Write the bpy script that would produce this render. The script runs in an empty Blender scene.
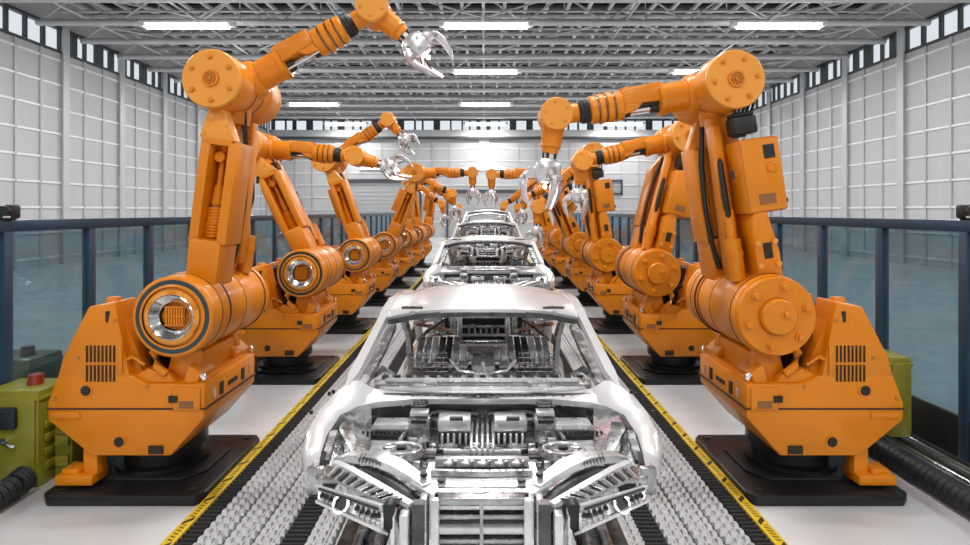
import bpy, bmesh, math, random
from mathutils import Vector, Matrix, Euler
random.seed(7)
PI = math.pi
sc = bpy.context.scene
COL = sc.collection
H = 2.0; F = 620.0; VX, VY = 485.0, 211.0; CAMX = 0.065

# ------------------------------------------------------------------ materials
def newmat(name):
    m = bpy.data.materials.new(name); m.use_nodes = True
    nt = m.node_tree
    return m, nt, nt.nodes['Principled BSDF']
def pbr(name, col, rough=.4, metal=0.0, coat=0.0, noise=0.0, nscale=8.0, bump=0.0, bscale=60.0, rvar=0.0, emit=None, estr=0.0):
    m, nt, b = newmat(name)
    b.inputs['Base Color'].default_value = (*col, 1); b.inputs['Roughness'].default_value = rough
    b.inputs['Metallic'].default_value = metal; b.inputs['Coat Weight'].default_value = coat
    b.inputs['Coat Roughness'].default_value = .12
    if emit:
        b.inputs['Emission Color'].default_value = (*emit, 1); b.inputs['Emission Strength'].default_value = estr
    tc = nt.nodes.new('ShaderNodeTexCoord')
    if noise or rvar:
        n = nt.nodes.new('ShaderNodeTexNoise'); n.inputs['Scale'].default_value = nscale; n.inputs['Detail'].default_value = 5
        nt.links.new(tc.outputs['Object'], n.inputs['Vector'])
        if noise:
            r = nt.nodes.new('ShaderNodeMapRange'); r.inputs['From Min'].default_value = .3; r.inputs['From Max'].default_value = .7
            r.inputs['To Min'].default_value = 1-noise; r.inputs['To Max'].default_value = 1.0
            nt.links.new(n.outputs['Fac'], r.inputs['Value'])
            mx = nt.nodes.new('ShaderNodeVectorMath'); mx.operation = 'SCALE'; mx.inputs[0].default_value = col
            nt.links.new(r.outputs['Result'], mx.inputs['Scale']); nt.links.new(mx.outputs['Vector'], b.inputs['Base Color'])
        if rvar:
            r2 = nt.nodes.new('ShaderNodeMapRange'); r2.inputs['From Min'].default_value = .3; r2.inputs['From Max'].default_value = .7
            r2.inputs['To Min'].default_value = max(.02, rough-rvar); r2.inputs['To Max'].default_value = rough+rvar
            nt.links.new(n.outputs['Fac'], r2.inputs['Value']); nt.links.new(r2.outputs['Result'], b.inputs['Roughness'])
    if bump:
        n2 = nt.nodes.new('ShaderNodeTexNoise'); n2.inputs['Scale'].default_value = bscale
        bp = nt.nodes.new('ShaderNodeBump'); bp.inputs['Strength'].default_value = bump; bp.inputs['Distance'].default_value = .01
        nt.links.new(tc.outputs['Object'], n2.inputs['Vector']); nt.links.new(n2.outputs['Fac'], bp.inputs['Height'])
        nt.links.new(bp.outputs['Normal'], b.inputs['Normal'])
    return m
M = {}
M['orange'] = pbr('orange_paint', (.76,.235,.003), .40, 0, .12, noise=.10, nscale=3, rvar=.06)
M['orange_lit'] = pbr('orange_lit_copy', (.84,.33,.04), .38, 0, .15, noise=.06, nscale=4)  # same orange made lighter: reflected light on the caps put into the colour
for k_ in ('orange','orange_lit'): M[k_].node_tree.nodes['Principled BSDF'].inputs['Specular IOR Level'].default_value = .38
M['orange_dk'] = pbr('orange_grille_shade', (.50,.18,.02), .45)  # dark orange for grille and screws; also paints shade in the arm channel
M['black'] = pbr('black_rubber', (.012,.013,.014), .5, noise=.3, nscale=12)
M['plate'] = pbr('black_steel_plate', (.018,.019,.021), .38, .3, noise=.35, nscale=5, rvar=.08)
M['dark'] = pbr('dark_recess', (.02,.012,.006), .6)  # flat dark tone for sockets and slots; also paints shade between the fins
M['groove'] = pbr('panel_gap', (.06,.02,.004), .6)
M['teal'] = pbr('blue_green_seal', (.03,.065,.075), .35, .3)
M['chrome'] = pbr('bright_chrome', (.82,.82,.82), .16, 1)
M['steelrod'] = pbr('polished_rod', (.7,.7,.7), .22, 1)
M['label'] = pbr('brown_label_plate', (.33,.13,.04), .5, noise=.35, nscale=90)
M['claw'] = pbr('gripper_white_metal', (.72,.70,.71), .25, .65, .2, noise=.12, nscale=25)
M['car'] = pbr('bare_car_steel', (.84,.85,.86), .24, .6, .0, noise=.3, nscale=9, rvar=.1)
M['carpanel'] = pbr('primed_car_panel', (.74,.74,.75), .26, .3, .4, noise=.08, nscale=3)
M['car_dk'] = pbr('car_steel_dark_shade', (.14,.145,.15), .3, .9, noise=.5, nscale=14, rvar=.1)  # darker copy of the car steel, shaded contrast put into the colour
M['car_mid'] = pbr('car_steel_mid_shade', (.56,.57,.58), .25, .85, noise=.45, nscale=18, rvar=.1)  # mid-tone copy of the car steel, for painted light-dark contrast
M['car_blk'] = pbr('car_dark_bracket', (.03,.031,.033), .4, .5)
M['belt'] = pbr('pale_belt_links', (.60,.61,.62), .4, .3, noise=.12, nscale=30)
M['beltbase'] = pbr('belt_bed_grey', (.05,.051,.053), .6)
M['beltblk'] = pbr('black_belt_strip', (.012,.012,.013), .75)
M['floor'] = pbr('grey_epoxy_floor', (.74,.74,.75), .2, 0, .2, noise=.08, nscale=1.3, rvar=.07)
M['wall'] = pbr('white_wall_panel', (.48,.485,.50), .55, noise=.06, nscale=2.5)
M['mull'] = pbr('wall_mullion', (.46,.47,.48), .45, .2)
M['railw'] = pbr('wall_rail_white', (.74,.75,.76), .4, .1)
M['colm'] = pbr('steel_column_grey', (.5,.51,.52), .4, .2)
M['truss'] = pbr('galvanised_truss', (.56,.57,.58), .42, .25, noise=.15, nscale=3)
M['deck'] = pbr('dark_roof_deck', (.02,.021,.022), .7, noise=.3, nscale=1.2)
M['clerdk'] = pbr('dark_window_frame', (.05,.055,.06), .5)
M['fence'] = pbr('navy_fence_steel', (.022,.055,.10), .38, .2, .2, noise=.15, nscale=6)
M['yellow'] = pbr('olive_yellow_paint', (.30,.27,.018), .42, 0, .2, noise=.25, nscale=5)
M['red'] = pbr('red_beacon', (.30,.03,.01), .3, 0, .5)
M['bluedk'] = pbr('dark_blue_socket', (.015,.02,.03), .4)
M['grey_door'] = pbr('grey_roller_door', (.42,.43,.44), .5, noise=.06)
M['dkframe'] = pbr('charcoal_frame', (.05,.055,.065), .5)
M['white_pl'] = pbr('white_plastic', (.8,.8,.8), .35)
M['tube'] = pbr('fluorescent_tube', (1,1,1), .4, emit=(1,.985,.96), estr=1.0)
M['walltube'] = pbr('wall_tube_light', (1,1,1), .4, emit=(1,.97,.98), estr=2.2)
M['spark'] = pbr('weld_spark', (1,1,1), .4, emit=(1,.8,.85), estr=60.0)

def two_sided_fresnel(nt, ior=1.45):
    g = nt.nodes.new('ShaderNodeNewGeometry'); mr = nt.nodes.new('ShaderNodeMapRange')
    mr.inputs['To Min'].default_value = ior; mr.inputs['To Max'].default_value = 1/ior
    fr = nt.nodes.new('ShaderNodeFresnel'); nt.links.new(g.outputs['Backfacing'], mr.inputs['Value']); nt.links.new(mr.outputs['Result'], fr.inputs['IOR'])
    return fr
def glassmat():
    m, nt, b = newmat('tinted_fence_glass'); nt.nodes.remove(b)
    out = nt.nodes['Material Output']
    tr = nt.nodes.new('ShaderNodeBsdfTransparent'); tr.inputs['Color'].default_value = (.49,.61,.66,1)
    gl = nt.nodes.new('ShaderNodeBsdfGlossy'); gl.inputs['Roughness'].default_value = .06; gl.inputs['Color'].default_value = (.75,.9,1,1)
    df = nt.nodes.new('ShaderNodeBsdfDiffuse'); df.inputs['Color'].default_value = (.14,.21,.25,1)
    fr = two_sided_fresnel(nt)
    m1 = nt.nodes.new('ShaderNodeMixShader'); m1.inputs[0].default_value = .16
    m2 = nt.nodes.new('ShaderNodeMixShader')
    nt.links.new(tr.outputs[0], m1.inputs[1]); nt.links.new(df.outputs[0], m1.inputs[2])
    nt.links.new(fr.outputs[0], m2.inputs[0]); nt.links.new(m1.outputs[0], m2.inputs[1]); nt.links.new(gl.outputs[0], m2.inputs[2])
    nt.links.new(m2.outputs[0], out.inputs['Surface'])
    return m
M['glass'] = glassmat()
def clearglass():
    m, nt, b = newmat('clear_window_glass'); nt.nodes.remove(b)
    out = nt.nodes['Material Output']
    tr = nt.nodes.new('ShaderNodeBsdfTransparent'); tr.inputs['Color'].default_value = (.93,.95,.96,1)
    gl = nt.nodes.new('ShaderNodeBsdfGlossy'); gl.inputs['Roughness'].default_value = .03
    fr = two_sided_fresnel(nt); m2 = nt.nodes.new('ShaderNodeMixShader')
    nt.links.new(fr.outputs[0], m2.inputs[0]); nt.links.new(tr.outputs[0], m2.inputs[1]); nt.links.new(gl.outputs[0], m2.inputs[2])
    nt.links.new(m2.outputs[0], out.inputs['Surface'])
    return m
M['clear'] = clearglass()

def tapemat():
    # yellow strip with black slashes and small printed marks between them
    m, nt, b = newmat('yellow_hazard_strip'); b.inputs['Roughness'].default_value = .4
    N, L = nt.nodes, nt.links
    tc = N.new('ShaderNodeTexCoord'); sp = N.new('ShaderNodeSeparateXYZ'); L.new(tc.outputs['Object'], sp.inputs[0])
    def mt(op, a, bb=None, c=None):
        n = N.new('ShaderNodeMath'); n.operation = op
        for i, v in enumerate((a, bb, c)):
            if v is None: continue
            if hasattr(v, 'links') or hasattr(v, 'is_linked'): L.new(v, n.inputs[i])
            else: n.inputs[i].default_value = v
        return n.outputs[0]
    ax = mt('ABSOLUTE', sp.outputs['X'])                       # 0 at strip centre
    s = mt('FRACT', mt('DIVIDE', mt('ADD', sp.outputs['Y'], mt('MULTIPLY', sp.outputs['X'], -1.2)), .30))
    slash = mt('LESS_THAN', s, .16)
    s2 = mt('FRACT', mt('DIVIDE', sp.outputs['Y'], .30))
    inlen = mt('MULTIPLY', mt('GREATER_THAN', s2, .24), mt('LESS_THAN', s2, .92))
    ch = mt('FRACT', mt('DIVIDE', mt('ADD', sp.outputs['Y'], mt('MULTIPLY', sp.outputs['X'], .4)), .036))
    mark = mt('MULTIPLY', mt('LESS_THAN', ch, .55), inlen)
    mark = mt('MULTIPLY', mark, mt('LESS_THAN', ax, .017))
    slash = mt('MULTIPLY', slash, mt('LESS_THAN', ax, .026))
    fac = mt('MAXIMUM', mt('MULTIPLY', mark, .8), slash)
    mx = N.new('ShaderNodeMix'); mx.data_type = 'RGBA'
    mx.inputs['A'].default_value = (.70,.46,.02,1); mx.inputs['B'].default_value = (.03,.025,.01,1)
    L.new(fac, mx.inputs['Factor']); L.new(mx.outputs['Result'], b.inputs['Base Color'])
    return m
M['tape'] = tapemat()

# ------------------------------------------------------------------ mesh builder
class MB:
    def __init__(s, mat='orange'):
        s.bm = bmesh.new(); s.slots = []; s.mat(mat)
    def mat(s, name):
        if name not in s.slots: s.slots.append(name)
        s.mi = s.slots.index(name); return s
    def _fin(s, faces):
        for f in faces: f.material_index = s.mi
    def box(s, c, d, rot=None, bev=0.0, taper=None):
        r = bmesh.ops.create_cube(s.bm, size=1.0); vs = r['verts']
        for v in vs:
            t = 1.0
            if taper and v.co.z > 0: v.co.x *= taper; v.co.y *= taper
            v.co = Vector((v.co.x*d[0], v.co.y*d[1], v.co.z*d[2]))
        fs = set(f for v in vs for f in v.link_faces); s._fin(fs)
        if bev:
            es = list(set(e for v in vs for e in v.link_edges))
            rb = bmesh.ops.bevel(s.bm, geom=es, offset=min(bev, min(d)*.45), segments=2, profile=.5, affect='EDGES')
            s._fin(rb['faces']); vs = list(set(v for f in rb['faces'] for v in f.verts) | set(v for v in vs if v.is_valid))
        mt = Matrix.Translation(c)
        if rot: mt = mt @ Euler(rot).to_matrix().to_4x4()
        for v in vs: v.co = mt @ v.co
        return s
    def cyl(s, p0, p1, r0, r1=None, seg=24, cap=True):
        if r1 is None: r1 = r0
        p0, p1 = Vector(p0), Vector(p1); d = p1-p0
        q = d.to_track_quat('Z', 'Y')
        ra, rb = [], []
        for i in range(seg):
            a = 2*PI*i/seg; o = Vector((math.cos(a), math.sin(a), 0))
            ra.append(s.bm.verts.new(p0 + q @ (o*r0))); rb.append(s.bm.verts.new(p1 + q @ (o*r1)))
        fs = [s.bm.faces.new((ra[i], ra[(i+1)%seg], rb[(i+1)%seg], rb[i])) for i in range(seg)]
        if cap:
            fs.append(s.bm.faces.new(ra[::-1])); fs.append(s.bm.faces.new(rb))
        s._fin(fs); return s
    def lathe(s, prof, o=(0,0,0), axis='Y', seg=40, mats=None):
        # prof: list of (radius, along)
        o = Vector(o); rings = []
        for r, h in prof:
            ring = []
            for i in range(seg if r > 1e-5 else 1):
                a = 2*PI*i/seg
                c, n = math.cos(a)*r, math.sin(a)*r
                v = {'Y': (c, h, n), 'Z': (c, n, h), 'X': (h, c, n)}[axis]
                ring.append(s.bm.verts.new(o + Vector(v)))
            rings.append(ring)
        for k in range(len(rings)-1):
            if mats and mats[k]: s.mat(mats[k])
            a, b = rings[k], rings[k+1]; fs = []
            for i in range(seg):
                j = (i+1) % seg
                if len(a) == 1 and len(b) == 1: continue
                if len(a) == 1: fs.append(s.bm.faces.new((a[0], b[j], b[i])))
                elif len(b) == 1: fs.append(s.bm.faces.new((a[i], a[j], b[0])))
                else: fs.append(s.bm.faces.new((a[i], a[j], b[j], b[i])))
            s._fin(fs)
        return s
    def prism(s, poly, y0, y1, axis='Y', bev=0.0):
        # poly of 2D points, extruded along axis
        def mk(p, h):
            return {'Y': (p[0], h, p[1]), 'X': (h, p[0], p[1]), 'Z': (p[0], p[1], h)}[axis]
        a = [s.bm.verts.new(mk(p, y0)) for p in poly]; b = [s.bm.verts.new(mk(p, y1)) for p in poly]
        n = len(poly)
        fs = [s.bm.faces.new(a), s.bm.faces.new(b[::-1])]
        fs += [s.bm.faces.new((a[i], b[i], b[(i+1)%n], a[(i+1)%n])) for i in range(n)]
        s._fin(fs)
        if bev:
            bmesh.ops.recalc_face_normals(s.bm, faces=fs)
            es = list(set(e for f in fs for e in f.edges))
            rb = bmesh.ops.bevel(s.bm, geom=es, offset=bev, segments=2, profile=.5, affect='EDGES'); s._fin(rb['faces'])
        return s
    def tube(s, pts, r, seg=8, closed=False):
        pts = [Vector(p) for p in pts]; rings = []
        up = Vector((0,0,1))
        for i, p in enumerate(pts):
            d = (pts[min(i+1, len(pts)-1)] - pts[max(i-1, 0)]).normalized()
            u = d.cross(up if abs(d.z) < .95 else Vector((1,0,0))).normalized(); w = d.cross(u)
            rr = r[i] if isinstance(r, (list, tuple)) else r
            rings.append([s.bm.verts.new(p + (u*math.cos(2*PI*k/seg) + w*math.sin(2*PI*k/seg))*rr) for k in range(seg)])
        fs = []
        for a, b in zip(rings, rings[1:]):
            fs += [s.bm.faces.new((a[k], a[(k+1)%seg], b[(k+1)%seg], b[k])) for k in range(seg)]
        fs.append(s.bm.faces.new(rings[0][::-1])); fs.append(s.bm.faces.new(rings[-1]))
        s._fin(fs); return s
    def bar(s, pts, w, h):
        # rectangular section beam along points; w sideways, h up-ish (may be lists)
        pts = [Vector(p) for p in pts]; rings = []
        for i, p in enumerate(pts):
            d = (pts[min(i+1, len(pts)-1)] - pts[max(i-1, 0)]).normalized()
            u = d.cross(Vector((0,0,1)) if abs(d.z) < .95 else Vector((0,1,0))).normalized(); v = u.cross(d)
            ww = (w[i] if isinstance(w, (list,tuple)) else w)/2; hh = (h[i] if isinstance(h, (list,tuple)) else h)/2
            rings.append([s.bm.verts.new(p + u*a*ww + v*b*hh) for a, b in ((-1,-1),(1,-1),(1,1),(-1,1))])
        fs = []
        for a, b in zip(rings, rings[1:]):
            fs += [s.bm.faces.new((a[k], a[(k+1)%4], b[(k+1)%4], b[k])) for k in range(4)]
        fs.append(s.bm.faces.new(rings[0][::-1])); fs.append(s.bm.faces.new(rings[-1]))
        s._fin(fs); return s
    def grid(s, rows, th=.012):
        vr = [[s.bm.verts.new(Vector(p)) for p in row] for row in rows]; fs = []
        for a, b in zip(vr, vr[1:]):
            for i in range(len(a)-1): fs.append(s.bm.faces.new((a[i], a[i+1], b[i+1], b[i])))
        s._fin(fs); bmesh.ops.recalc_face_normals(s.bm, faces=fs)
        r = bmesh.ops.solidify(s.bm, geom=fs, thickness=th)
        s._fin([g for g in r['geom'] if isinstance(g, bmesh.types.BMFace)])
        return s
    def mirror(s):
        geom = s.bm.verts[:]+s.bm.edges[:]+s.bm.faces[:]
        r = bmesh.ops.duplicate(s.bm, geom=geom)
        nf = []
        for g in r['geom']:
            if isinstance(g, bmesh.types.BMVert): g.co.x = -g.co.x
            elif isinstance(g, bmesh.types.BMFace): nf.append(g)
        bmesh.ops.reverse_faces(s.bm, faces=nf); return s
    def mesh(s, name, ang=32):
        bm = s.bm; bmesh.ops.recalc_face_normals(bm, faces=bm.faces)
        for f in bm.faces: f.smooth = True
        for e in bm.edges:
            if len(e.link_faces) == 2: e.smooth = e.calc_face_angle(0) < math.radians(ang)
            else: e.smooth = False
        me = bpy.data.meshes.new(name); bm.to_mesh(me); bm.free()
        for n in s.slots: me.materials.append(M[n])
        return me
    def build(s, name, parent=None, loc=None, ang=32):
        o = bpy.data.objects.new(name, s.mesh(name, ang)); COL.objects.link(o)
        if parent: o.parent = parent
        if loc: o.location = loc
        return o

def tag(o, label=None, cat=None, group=None, kind=None):
    if label: o['label'] = label
    if cat: o['category'] = cat
    if group: o['group'] = group
    if kind: o['kind'] = kind
    return o
def empty(name, loc=(0,0,0), rz=0.0):
    o = bpy.data.objects.new(name, None); COL.objects.link(o); o.location = loc; o.rotation_euler = (0,0,rz)
    o.empty_display_size = .2; return o
def struct(o): o['kind'] = 'structure'; return o

# ------------------------------------------------------------------ hall shell
XW, YB, YF = 16.0, 47.0, -13.0
CL0, CL1, ZR = 7.95, 8.95, 10.6
m = MB('floor'); m.box((0,(YB+YF)/2,-.1), (2*XW+.6, YB-YF+.6, .2)); struct(m.build('floor'))
m = MB('deck'); m.box((0,(YB+YF)/2,ZR+.1), (2*XW+.6, YB-YF+.6, .2))
for i in range(45):
    m.box((0, YF+1+i*1.35, ZR-.03), (2*XW, .12, .06))
struct(m.build('ceiling'))

def wall_panels(name, x, y0, y1, side):
    m = MB('wall')
    m.box((x+side*.1, (y0+y1)/2, CL0/2), (.2, y1-y0, CL0)); m.box((x+side*.1, (y0+y1)/2, (CL1+ZR)/2), (.2, y1-y0, ZR-CL1))
    w = struct(m.build(name))
    m = MB('mull'); n = int((y1-y0)/1.22)
    for i in range(n+1):
        m.box((x-side*.03, y0+i*1.22, CL0/2), (.06, .10, CL0))
    m.build('mullion', w)
    m = MB('railw')
    for k in range(9):
        m.box((x-side*.025, (y0+y1)/2, .3+k*.92), (.05, y1-y0, .075))
    m.build('rail', w)
    m = MB('colm')
    for i in range(0, n+1, 3):
        m.box((x-side*.06, y0+i*1.22, CL1/2), (.12, .26, CL1))
        m.box((x-side*.13, y0+i*1.22, CL1/2), (.03, .36, CL1))
    m.build('column', w)
wall_panels('wall_left', -XW, YF, YB, -1)
wall_panels('wall_right', XW, YF, YB, 1)

def clerestory(name, p0, p1, dirv, length):
    # dirv: 'Y' or 'X'
    m = MB('clear')
    def bx(mm, s0, s1, z0, z1, th):
        c = (s0+s1)/2
        if dirv == 'Y': mm.box((p0[0], p0[1]+c, (z0+z1)/2), (th, s1-s0, z1-z0))
        else: mm.box((p0[0]+c, p0[1], (z0+z1)/2), (s1-s0, th, z1-z0))
    bx(m, 0, length, CL0, CL1, .02); o = struct(m.build(name))
    m = MB('clerdk'); s = 0; rnd = random.Random(3)
    while s < length:
        w = rnd.choice((.12,.14,.3,.5,.12)); bx(m, s, min(length, s+w), CL0, CL1, .12); s += w + rnd.choice((.45,.6,.75))
    bx(m, 0, length, CL0, CL0+.1, .2); bx(m, 0, length, CL1-.1, CL1, .2)
    m.build('window_frame', o)
clerestory('window_1', (-XW-.05, YF), None, 'Y', YB-YF)
clerestory('window_2', (XW+.05, YF), None, 'Y', YB-YF)
clerestory('window_3', (-XW, YB+.05), None, 'X', 2*XW)
# back wall
m = MB('wall'); m.box((0, YB+.1, CL0/2), (2*XW, .2, CL0)); m.box((0, YB+.1, (CL1+ZR)/2), (2*XW, .2, ZR-CL1))
wb = struct(m.build('wall_back'))
m = MB('mull')
for i in range(-12, 13):
    if i: m.box((i*1.3, YB-.03, CL0/2), (.09, .06, CL0))
m.build('mullion', wb)
m = MB('railw'); m.box((0, YB-.05, 6.4), (.75, .1, 2.8))  # white upright box paints a bright reflection on the wall
for k in range(8): m.box((0, YB-.025, 1.2+k*.92), (2*XW, .05, .07))
m.build('rail', wb)
m = MB('colm'); m.box((0, YB-.3, CL0-.12), (2*XW, .5, .5)); m.mat('clerdk').box((0, YB-.32, CL0-.45), (2*XW, .5, .16)); m.build('crane_beam', wb)
m = MB('wall'); m.box((0, YF-.1, ZR/2), (2*XW, .2, ZR)); struct(m.build('wall_front'))
def doorway(name, x0, x1, z1, fr=.16):
    m = MB('grey_door'); m.box(((x0+x1)/2, YB-.07, z1/2), (x1-x0, .06, z1))
    for k in range(int(z1/.3)): m.box(((x0+x1)/2, YB-.11, .15+k*.3), (x1-x0-.2, .03, .05))
    d = struct(m.build(name))
    m = MB('dkframe'); m.box(((x0+x1)/2, YB-.15, z1+fr/2), (x1-x0+2*fr, .2, fr*1.6))
    for x in (x0-fr/2, x1+fr/2): m.box((x, YB-.12, z1/2), (fr, .14, z1))
    m.build('door_frame', d)
doorway('door_1', -2.7, 2.4, 3.4); doorway('door_2', -10.2, -4.9, 4.2)
m = MB('clear'); m.box((9.95, YB-.09, 3.8), (.7,.02,.8)); w4 = struct(m.build('window_4'))
m = MB('dkframe')
for x in (9.5, 10.4): m.box((x, YB-.1, 3.8), (.14,.12,1.14))
for z in (3.3, 4.3): m.box((9.95, YB-.1, z), (1.04,.12,.14))
m.build('window_frame', w4)
for x0, x1, lab in ((-9.4,-6.8,'white wall tube lamp over the left doorway'), (-1.7,1.7,'white wall tube lamp high over the middle grey door')):
    r = empty('wall_lamp', ((x0+x1)/2, YB-.12, 5.2))
    m = MB('white_pl'); m.box((0,.04,0), (x1-x0,.1,.16), bev=.02); m.build('housing', r)
    m = MB('walltube'); m.cyl((-(x1-x0)/2+.05,-.07,0), ((x1-x0)/2-.05,-.07,0), .05, seg=10); m.build('lamp_tube', r)
    tag(r, lab, 'wall lamp', 'tube lamps on the far wall')

# trusses
def make_truss_meshes():
    L0 = 2*XW-.2
    a = MB('truss'); a.cyl((-L0/2,0,0), (L0/2,0,0), .12, seg=12); lo = a.mesh('bottom_chord')
    a = MB('truss'); a.cyl((-L0/2,0,1.0), (L0/2,0,1.0), .09, seg=8); hi = a.mesh('top_chord')
    a = MB('truss'); n = 11; st = L0/n
    for i in range(n):
        x = -L0/2+i*st
        a.cyl((x,0,0), (x+st/2,0,1.0), .04, seg=6); a.cyl((x+st/2,0,1.0), (x+st,0,0), .04, seg=6)
        a.cyl((x+st/2,0,0), (x+st/2,0,1.0), .025, seg=6)
    web = a.mesh('web')
    return lo, hi, web
TM = make_truss_meshes(); ZT = 8.72
ty = [17.2+i*2.45 for i in range(12)] + [4.5, 8.8, 13.0]
for i, y in enumerate(ty):
    r = empty('roof_truss', (0, y, ZT))
    for nm, me in zip(('bottom_chord','top_chord','web_bracing'), TM):
        o = bpy.data.objects.new(nm, me); COL.objects.link(o); o.parent = r
    tag(r, 'grey tubular steel roof truss spanning the hall under the dark roof', 'roof truss', 'roof trusses across the hall')
m = MB('railw')
for i in range(-19, 20): m.box((i*.84, (YB+YF)/2, 10.1), (.13, YB-YF-.2, .12))
pr = struct(m.build('trim_1'))
m = MB('truss')
for k in range(34): m.box((0, 12+k*1.03, 10.25), (2*XW-.2, .07, .1))
m.build('cross_purlin', pr)
# longitudinal bottom braces joining the trusses
m = MB('truss')
for k in range(14): m.cyl((-15.8, 18.4+k*2.2, ZT+.62), (15.8, 18.4+k*2.2, ZT+.62), .045, seg=8)
for x in (-14.0,-10.2,-5.1,0,5.1,10.2,14.0): m.cyl((x, 3, ZT+.08), (x, YB-.1, ZT+.08), .04, seg=6)
for j in range(5):
    y = 17.2+j*4.9
    for x in (-10.2, 0, 10.2):
        m.cyl((x-5.1, y, ZT+.16), (x, y+4.9, ZT+.16), .035, seg=6); m.cyl((x+5.1, y, ZT+.16), (x, y+4.9, ZT+.16), .035, seg=6)
struct(m.build('trim_2'))

# ceiling lamps
a = MB('white_pl'); a.box((0,0,.10), (3.2,.3,.08), bev=.02)
for s in (-1,1): a.box((s*1.5,0,.03), (.2,.3,.16), bev=.03)
HM = a.mesh('lamp_housing')
a = MB('tube'); a.cyl((-1.4,0,-.01), (1.4,0,-.01), .10, seg=12); TU = a.mesh('lamp_tube')
a = MB('truss')
for s in (-1,1): a.cyl((s*1.2,0,.13), (s*1.2,0,.34), .02, seg=6)
HG = a.mesh('hanger')
rowlab = {21.0:'nearest', 28.0:'second', 36.5:'third', 44.8:'farthest'}
for y in (-9, -2, 5.5, 13.3, 21.0, 28.0, 36.5, 44.8):
    for x, side in ((-10.0,'left'), (.1,'middle'), (10.0,'right')):
        r = empty('ceiling_lamp', (x, y, 8.28))
        for nm, me in (('lamp_housing',HM),('lamp_tube',TU),('hanger',HG)):
            o = bpy.data.objects.new(nm, me); COL.objects.link(o); o.parent = r
        lab = 'long white ceiling tube lamp, %s column, %s lit row ahead' % (side, rowlab.get(y, ''))
        if y not in rowlab: lab = 'long white ceiling tube lamp hung over the front of the hall'
        tag(r, lab, 'ceiling lamp', 'tube lamps under the roof trusses')
        ld = bpy.data.lights.new('tube_light', 'AREA'); ld.shape = 'RECTANGLE'; ld.size = 2.8; ld.size_y = .35; ld.energy = 520
        ld.color = (1,.985,.965)
        lo = bpy.data.objects.new('tube_light', ld); COL.objects.link(lo); lo.parent = r; lo.location = (0,0,-.16)

# ------------------------------------------------------------------ conveyor
YC0, YC1 = 1.2, 27.5
conv = empty('conveyor', (0, YC0, 0)); tag(conv, 'wide floor conveyor of pale linked belts and black strips carrying the car bodies', 'conveyor')
m = MB('beltbase'); m.box((0,(YC1-YC0)/2,.006), (3.56, YC1-YC0, .012)); m.build('bed', conv)
def nub_belt(x0, x1, nx):
    w = (x1-x0)/nx; vs, fs = [], []
    ny = int((YC1-YC0)/.085)
    for j in range(ny):
        for i in range(nx):
            px = x0+(i+.5)*w; py = (j+.5)*.085
            off = .0 if i % 2 else .02
            hx, hy, hz = w*.36, .030, .030
            if i % 3 == 2: hx *= .8
            b = len(vs); y = py+off
            vs += [(px-hx,y-hy,.012),(px+hx,y-hy,.012),(px+hx,y+hy,.012),(px-hx,y+hy,.012),
                   (px-hx*.7,y-hy*.35,.012+hz),(px+hx*.7,y-hy*.35,.012+hz),(px+hx*.7,y+hy*.8,.008+hz),(px-hx*.7,y+hy*.8,.008+hz)]
            fs += [(b+4,b+5,b+6,b+7),(b,b+1,b+5,b+4),(b+1,b+2,b+6,b+5),(b+2,b+3,b+7,b+6),(b+3,b,b+4,b+7)]
    # longitudinal spines between links and cross rods
    for i in range(nx+1):
        px = x0+i*w; ww = .006 if i % 3 else .0
        if ww:
            b = len(vs); z = .026
            vs += [(px-ww,0,.012),(px+ww,0,.012),(px+ww,ny*.085,.012),(px-ww,ny*.085,.012),(px-ww,0,z),(px+ww,0,z),(px+ww,ny*.085,z),(px-ww,ny*.085,z)]
            fs += [(b+4,b+5,b+6,b+7),(b,b+1,b+5,b+4),(b+1,b+2,b+6,b+5),(b+3,b,b+4,b+7)]
    me = bpy.data.meshes.new('link_belt'); me.from_pydata(vs, [], fs); me.materials.append(M['belt']); me.update()
    o = bpy.data.objects.new('link_belt', me); COL.objects.link(o); o.parent = conv
def rib_strip(x0, x1):
    vs, fs = [], []; ny = int((YC1-YC0)/.05)
    for j in range(ny):
        y = j*.05; b = len(vs)
        vs += [(x0,y,.012),(x1,y,.012),(x1,y+.034,.012),(x0,y+.034,.012),(x0,y+.008,.034),(x1,y+.008,.034),(x1,y+.026,.034),(x0,y+.026,.034)]
        fs += [(b+4,b+5,b+6,b+7),(b,b+1,b+5,b+4),(b+1,b+2,b+6,b+5),(b+2,b+3,b+7,b+6),(b+3,b,b+4,b+7)]
    me = bpy.data.meshes.new('ribbed_strip'); me.from_pydata(vs, [], fs); me.materials.append(M['beltblk']); me.update()
    o = bpy.data.objects.new('ribbed_strip', me); COL.objects.link(o); o.parent = conv; o['label'] = 'black ribbed strip'
for s in (-1, 1):
    for a0, a1, n in ((1.147,1.667,9),(.715,1.01,5),(.10,.525,7)):
        nub_belt(*sorted((s*a0, s*a1)), n)
    for a0, a1 in ((1.667,1.77),(1.01,1.147),(.525,.715)): rib_strip(*sorted((s*a0, s*a1)))
rib_strip(-.10,.10)
for s in (-1,1):
    m = MB('tape'); m.box((0,(YC1-YC0)/2,.02), (.075, YC1-YC0, .04), bev=.006); o = m.build('hazard_strip', conv, (s*1.812,0,0)); o['label'] = 'yellow strip with black slashes and small printing'

# ------------------------------------------------------------------ robot
D = Vector((-.34, 0, 1.28)); L1, L2 = 1.66, 1.23
DEFS = []   # (name, mesh, frame, parent index or None, label)
def part(name, mb, frame, parent=None, label=None, off=None, me=None):
    me = me or mb.mesh(name); DEFS.append((name, me, frame, parent, label, off)); return len(DEFS)-1
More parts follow.
